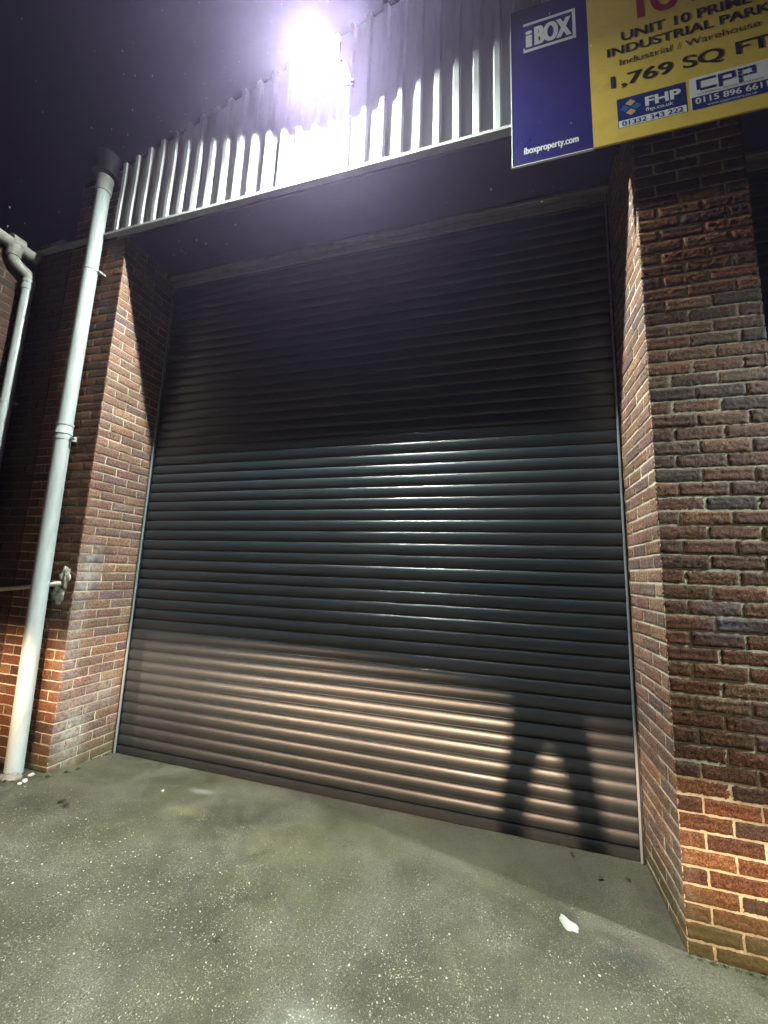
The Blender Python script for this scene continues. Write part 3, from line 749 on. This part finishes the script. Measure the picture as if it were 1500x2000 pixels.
# white splat
r0 = random.Random(4); V = []; n = 40; cx, cy = 3.505, -.596
cxy = []
for k in range(n):
    a = 2 * math.pi * k / n; rr = 1 + .16 * math.sin(3 * a + 1) + .12 * math.sin(5 * a) + r0.uniform(-.06, .06)
    dx, dy = .027 * rr * math.cos(a), .047 * rr * math.sin(a)
    ca, sa = math.cos(2.36), math.sin(2.36); cxy.append((cx + dx * ca - dy * sa * -1, cy - dx * sa + dy * ca))
V = [(x, y, gh(x, y) + .004) for x, y in cxy] + [(cx + (x - cx) * 1.03, cy + (y - cy) * 1.03, gh(x, y) - .004) for x, y in cxy] + [(cx, cy, gh(cx, cy) + .008)]
F = [(k, (k + 1) % n, 2 * n) for k in range(n)] + [(n + k, n + (k + 1) % n, (k + 1) % n, k) for k in range(n)]
tag(link('paint_splat', V, F, 'gum', None, True), 'white splat of dried paint on the concrete near the right pier', 'splat')
def leaf(x, y, s_, rot, label, seed, nm='fallen_leaf', m_='leaf'):
    r = random.Random(seed); V = []; n = 9; F = []
    for i in range(n):
        t = i / (n - 1); w = math.sin(math.pi * min(t * 1.05, 1)) * .38 * s_ * (1 + r.uniform(-.25, .25)); zc = .004 + .18 * s_ * math.sin(t * 3) 
        for sgn in (-1, 0, 1): V.append(((t - .5) * s_, sgn * w, zc + (abs(sgn) * .09 * s_ * r.uniform(.3, 1))))
    for i in range(n - 1):
        for k in (0, 1): F.append((i * 3 + k, i * 3 + k + 1, i * 3 + k + 4, i * 3 + k + 3))
    V = [(a * .75, b * .75, c * .55) for a, b, c in V]
    o = link(nm, V, F, m_, None, True); sm = o.modifiers.new('t', 'SOLIDIFY'); sm.thickness = .0006
    o.location = (x, y, gh(x, y) + .003); o.rotation_euler = (0, 0, rot); tag(o, label, 'leaf'); return o
leaf(3.72, -.235, .045, .8, 'small dark leaf on the concrete near the right end of the roller door', 1)
leaf(3.60, -.09, .04, .2, 'dark curled leaf lying against the foot of the roller door, right end', 2)
leaf(3.86, -.20, .045, 2.2, 'dark leaf scrap beside the base of the right brick pier reveal', 3)
leaf(.46, -.78, .07, .5, 'brown wet leaf in the dark dirt patch at the left, larger one', 4)
leaf(.53, -.80, .055, 1.9, 'reddish brown wet leaf beside the larger leaf at the left', 5)
leaf(2.03, -1.235, .038, 1.2, 'dark curled leaf alone in the middle of the concrete', 6)
leaf(1.93, -.13, .022, 1.2, 'tiny dark leaf near the door foot, left of the middle', 7)
# dirt, moss clumps and weeds by the pipe foot: nobody could count them
mb = MB(); r = random.Random(12)
def clump(x, y, s_):
    z = gh(x, y)
    for k in range(26):
        a = r.uniform(0, 6.28); l = s_ * r.uniform(.4, 1.1); w = l * .22; px, py = x + r.gauss(0, s_ * .6), y + r.gauss(0, s_ * .35)
        el = r.uniform(.1, 1.1); d = Vector((math.cos(a) * math.cos(el), math.sin(a) * math.cos(el), math.sin(el))) * l; sd = Vector((-math.sin(a), math.cos(a), 0)) * w
        p = Vector((px, py, z)); mb.add([p, p + d * .5 + sd, p + d, p + d * .5 - sd], [(0, 1, 2, 3)])
for t in range(13): clump(-.02 + r.uniform(-.02, .03), -.56 + t * .043, .011 + .006 * r.random())
for t in range(18): clump(-.08 - r.random() * .8, -.60 - r.random() * .16, .018)
for t in range(16): clump(4.0 + t * .045, -.585, .010)
for (x, y) in ((.07, -.60), (.10, -.5), (.12, -.42)): clump(x, y, .016)
w_ = mb.out('moss', 'moss'); w_['kind'] = 'stuff'; w_['label'] = 'moss and weeds along the foot of the brickwork'
for i, (x, y, s_) in enumerate(((-.20, -.70, .09), (-.42, -.74, .11), (-.10, -.625, .05), (-.6, -.70, .12))):
    pass
o = lump(-.19, -.70, gh(-.2, -.7) - .005, .13, .05, .030, .5, 'concrete_lump', 'coping', None, 4, 3, False)
tag(o, 'grey broken concrete lump at the foot of the tall downpipe', 'rubble')
# loose grit: pale chips standing proud of the concrete
mb = MB(); r = random.Random(5)
for i in range(1500):
    x = r.uniform(-.3, 5.0); y = -.45 - 2.1 * r.random() ** .8; s_ = abs(r.gauss(.0022, .0014)) + .0009
    if r.random() > min(1, max(.1, (-y - .45) * 2)): continue
    z = gh(x, y); a = r.uniform(0, 6.28); e_ = r.uniform(.5, 1)
    c, sn = math.cos(a) * s_, math.sin(a) * s_
    mb.add([(x + c, y + sn, z), (x - sn * e_, y + c * e_, z), (x - c, y - sn, z), (x + sn * e_, y - c * e_, z), (x, y, z + s_ * .8)], [(0, 1, 4), (1, 2, 4), (2, 3, 4), (3, 0, 4)])
gr = mb.out('grit', 'stone'); gr['kind'] = 'stuff'; gr['label'] = 'pale grit scattered over the wet concrete'
# raindrops in the air
mb = MB(); r = random.Random(21)
for i in range(230):
    x = r.triangular(-.1, 4.0, 1.9); y = r.uniform(-1.8, -.75); z = r.uniform(3.0, 5.7)
    s_ = r.uniform(.0007, .0014); l = s_ * r.uniform(4, 8)
    mb.add([(x + s_, y, z), (x, y + s_, z), (x - s_, y, z), (x, y - s_, z), (x - l * .15, y, z + l), (x + l * .15, y, z - l)], [(0, 1, 4), (1, 2, 4), (2, 3, 4), (3, 0, 4), (1, 0, 5), (2, 1, 5), (3, 2, 5), (0, 3, 5)])
ra = mb.out('rain', 'rain'); ra['kind'] = 'stuff'; ra['label'] = 'raindrops falling in front of the lit cladding'

# ------------------------------------------------------------------ person behind the camera (casts the leg shadows on the shutter)
def person(px, py, pz):
    t = thing('person', 'person standing in dark coat and trousers holding up a phone, facing the roller door', 'person', (px, py, pz))
    J = {'pel': (0, 0, .95), 'wa': (0, 0, 1.12), 'ch': (0, .01, 1.35), 'nk': (0, .01, 1.50), 'hd': (0, .03, 1.60), 'top': (0, .02, 1.72),
         'hl': (-.09, 0, .80), 'kl': (-.15, .03, .48), 'al': (-.165, 0, .09), 'tl': (-.18, .17, .04), 'hr': (.09, 0, .80), 'kr': (.15, .03, .48), 'ar': (.19, 0, .09), 'tr': (.21, .17, .04),
         'sl': (-.19, 0, 1.42), 'el': (-.24, .12, 1.18), 'wl': (-.10, .30, 1.42), 'sr': (.19, 0, 1.42), 'er': (.24, .12, 1.18), 'wr': (.10, .30, 1.42)}
    rad = {'pel': .12, 'wa': .14, 'ch': .16, 'nk': .06, 'hd': .085, 'top': .07, 'hl': .078, 'hr': .078, 'kl': .062, 'kr': .062, 'al': .055, 'ar': .055, 'tl': .04, 'tr': .04,
           'sl': .07, 'sr': .07, 'el': .05, 'er': .05, 'wl': .032, 'wr': .032}
    E = [('pel', 'wa'), ('wa', 'ch'), ('ch', 'nk'), ('nk', 'hd'), ('hd', 'top'), ('pel', 'hl'), ('hl', 'kl'), ('kl', 'al'), ('al', 'tl'), ('pel', 'hr'), ('hr', 'kr'), ('kr', 'ar'), ('ar', 'tr'), ('ch', 'sl'), ('sl', 'el'), ('el', 'wl'), ('ch', 'sr'), ('sr', 'er'), ('er', 'wr')]
    for s_, w in ((-1, 'wl'), (1, 'wr')):
        b0 = Vector(J[w]); k = 'p' + w; J[k] = (b0.x - s_ * .02, b0.y + .05, b0.z + .05); rad[k] = .03; E.append((w, k))
        for fi, (dx, l) in enumerate(((-.03, .06), (-.01, .075), (.012, .07), (.032, .055))):
            a = 'f%d%s' % (fi, w); b = 'g%d%s' % (fi, w); J[a] = (J[k][0] + dx, J[k][1] + .02, J[k][2] + .035); J[b] = (J[a][0] - s_ * .02, J[a][1] + l * .5, J[a][2] + l * .4); rad[a] = .010; rad[b] = .008; E += [(k, a), (a, b)]
        a = 't' + w; J[a] = (J[k][0] - s_ * .05, J[k][1] + .01, J[k][2] + .01); rad[a] = .011; E.append((k, a))
    names = list(J); idx = {n: i for i, n in enumerate(names)}
    me = bpy.data.meshes.new('body'); me.from_pydata([J[n] for n in names], [(idx[a], idx[b]) for a, b in E], [])
    o = bpy.data.objects.new('body', me); col.objects.link(o); me.materials.append(M['coat'])
    sk = o.modifiers.new('skin', 'SKIN'); o.modifiers.new('sub', 'SUBSURF').render_levels = 1
    for n, i in idx.items(): me.skin_vertices[0].data[i].radius = (rad[n], rad[n]); me.skin_vertices[0].data[i].use_root = (n == 'pel')
    dg = bpy.context.evaluated_depsgraph_get(); bpy.context.view_layer.update()
    me2 = bpy.data.meshes.new_from_object(o.evaluated_get(dg)); bpy.data.objects.remove(o)
    for k in ('cloth', 'skin', 'shoe'): me2.materials.append(M[k])
    for p in me2.polygons:
        c = p.center; p.material_index = 1 if .10 < c.z < .93 and abs(c.x) < .4 and c.y < .12 else (3 if c.z <= .10 else (2 if c.z > 1.51 or c.y > .29 else 0)); p.use_smooth = True
    o = bpy.data.objects.new('body', me2); col.objects.link(o); o.parent = t
    mb = MB(); mb.lathe((0, .0, 1.66), [(.098, 0), (.10, .04), (.085, .09), (.05, .12), (.01, .13)], 20); h = mb.out('hair', 'hair', None, True); h.parent = t
    mb = MB(); mb.box((-.04, .37, 1.47), (.04, .378, 1.60), 0, .003); ph_ = mb.out('phone', 'signblack', None); 
    ph_.location = (px, py, pz); tag(ph_, 'dark phone held up in both hands', 'phone')
    return t
PX, PY = 3.25, -3.40
person(PX, PY, gh(PX, PY))

# ------------------------------------------------------------------ camera
cam = bpy.data.cameras.new('camera'); co = bpy.data.objects.new('camera', cam); col.objects.link(co); sc.camera = co
Rr = np.array([[.9595, .2795, .0362], [-.0086, .1574, -.9875], [-.2817, .9472, .1534]])
X = Vector(Rr[0]).normalized(); Zc = -Vector(Rr[2]).normalized(); Y = Zc.cross(X).normalized(); X = Y.cross(Zc)
co.matrix_world = Matrix(((X.x, Y.x, Zc.x, 3.2172), (X.y, Y.y, Zc.y, -2.9567), (X.z, Y.z, Zc.z, 1.5947), (0, 0, 0, 1)))
cam.sensor_fit = 'AUTO'; cam.sensor_width = 36; cam.lens = 783.2 / 2000 * 36; cam.clip_start = .02; cam.clip_end = 500

# ------------------------------------------------------------------ light
w = bpy.data.worlds.new('World'); sc.world = w; w.use_nodes = True; nt = w.node_tree; bg = nt.nodes['Background']
sky = nt.nodes.new('ShaderNodeTexSky'); sky.sky_type = 'NISHITA'; sky.sun_disc = False; sky.sun_elevation = math.radians(-4); sky.sun_rotation = math.radians(200)
mx = nt.nodes.new('ShaderNodeMix'); mx.data_type = 'RGBA'; mx.blend_type = 'ADD'
mx.inputs[0].default_value = 1
nt.links.new(sky.outputs[0], mx.inputs[6]); mx.inputs[7].default_value = (.022, .02, .07, 1)
nt.links.new(mx.outputs[2], bg.inputs[0]); bg.inputs[1].default_value = .06

def beam(name, loc, target, energy, size_deg, blend, color, radius=.05, pattern=None):
    l = bpy.data.lights.new(name, 'SPOT'); l.energy = energy; l.spot_size = math.radians(size_deg); l.spot_blend = blend; l.color = color; l.shadow_soft_size = radius
    o = bpy.data.objects.new(name, l); col.objects.link(o); o.location = loc
    o.rotation_euler = (Vector(target) - Vector(loc)).to_track_quat('-Z', 'Y').to_euler()
    if pattern:
        # headlamp beam pattern: sharp cutoff above, fading below
        zc0, slope, fade, floor = pattern                # in tangent units at the lamp
        l.use_nodes = True; n2 = l.node_tree; em = n2.nodes['Emission']
        tc = n2.nodes.new('ShaderNodeTexCoord'); sp = n2.nodes.new('ShaderNodeSeparateXYZ'); n2.links.new(tc.outputs['Normal'], sp.inputs[0])
        az = math_(n2, 'ABSOLUTE', (sp, 'Z')); tx_ = math_(n2, 'DIVIDE', (sp, 'X'), az); ty_ = math_(n2, 'DIVIDE', (sp, 'Y'), az)
        k = math_(n2, 'SUBTRACT', ty_, math_(n2, 'MINIMUM', math_(n2, 'ADD', math_(n2, 'MULTIPLY', tx_, slope), zc0), -.011))     # >0 above cutoff
        up = n2.nodes.new('ShaderNodeMapRange'); up.interpolation_type = 'SMOOTHSTEP'; up.inputs['From Min'].default_value = .012; up.inputs['From Max'].default_value = -.040
        tosock(n2, k, up.inputs['Value'])
        dn = math_(n2, 'POWER', 2.718, math_(n2, 'MULTIPLY', math_(n2, 'MINIMUM', k, 0.), 1 / fade))
        s_ = math_(n2, 'ADD', math_(n2, 'MULTIPLY', (up, 'Result'), dn), floor)
        tosock(n2, s_, em.inputs['Strength'])
    return o
WARM = (1, .68, .43)
HX, HY, HZ = 2.75, -10.3, 1.12
beam('warm_beam', (HX, HY, HZ), (HX, 0, HZ), 27000, 70, .3, WARM, .09, (-.031, -.13, .036, .001))  # car headlight that throws the leg shadows
beam('warm_beam', (-.3, -12, 1.1), (.7, 0, 1.1), 15000, 25, .8, WARM, .06, (-.014, -.03, .028, .004))  # added unseen lamp for warm highlights and sheen on the shutter
beam('warm_beam', (-4.0, -12, 1.1), (.5, 0, 1.1), 20000, 24, .8, WARM, .06, (-.011, -.03, .028, .004))  # second added lamp, further left, for the same shutter sheen
# the next unit's floodlight, out of frame to the right
beam('neighbour_floodlight', (9.6, -1.75, 5.0), (3.2, -1.5, 0), 5200, 48, .8, (.88, 1, .95), .12)

# damp air with rain in it; its violet colour imitates lens flare round the lamp
mb = MB(); mb.box((-7, -14, -1.2), (12, 9, 7.2)); hz = mb.out('haze', 'rain'); hz['kind'] = 'stuff'
mh = bpy.data.materials.new('haze'); mh.use_nodes = True; nt = mh.node_tree; nt.nodes.clear()
ou = nt.nodes.new('ShaderNodeOutputMaterial'); pv = nt.nodes.new('ShaderNodeVolumePrincipled'); pv.inputs['Color'].default_value = (.72, .58, 1, 1); pv.inputs['Density'].default_value = .0031; pv.inputs['Anisotropy'].default_value = .82
nt.links.new(pv.outputs[0], ou.inputs['Volume']); hz.data.materials.clear(); hz.data.materials.append(mh)

sc.view_settings.view_transform = 'Standard'; sc.view_settings.look = 'None'; sc.view_settings.exposure = 0; sc.view_settings.gamma = 1
sc.cycles.use_denoising = True
sc.cycles.volume_bounces = 0
sc.cycles.max_bounces = 6
sc.cycles.sample_clamp_indirect = 4
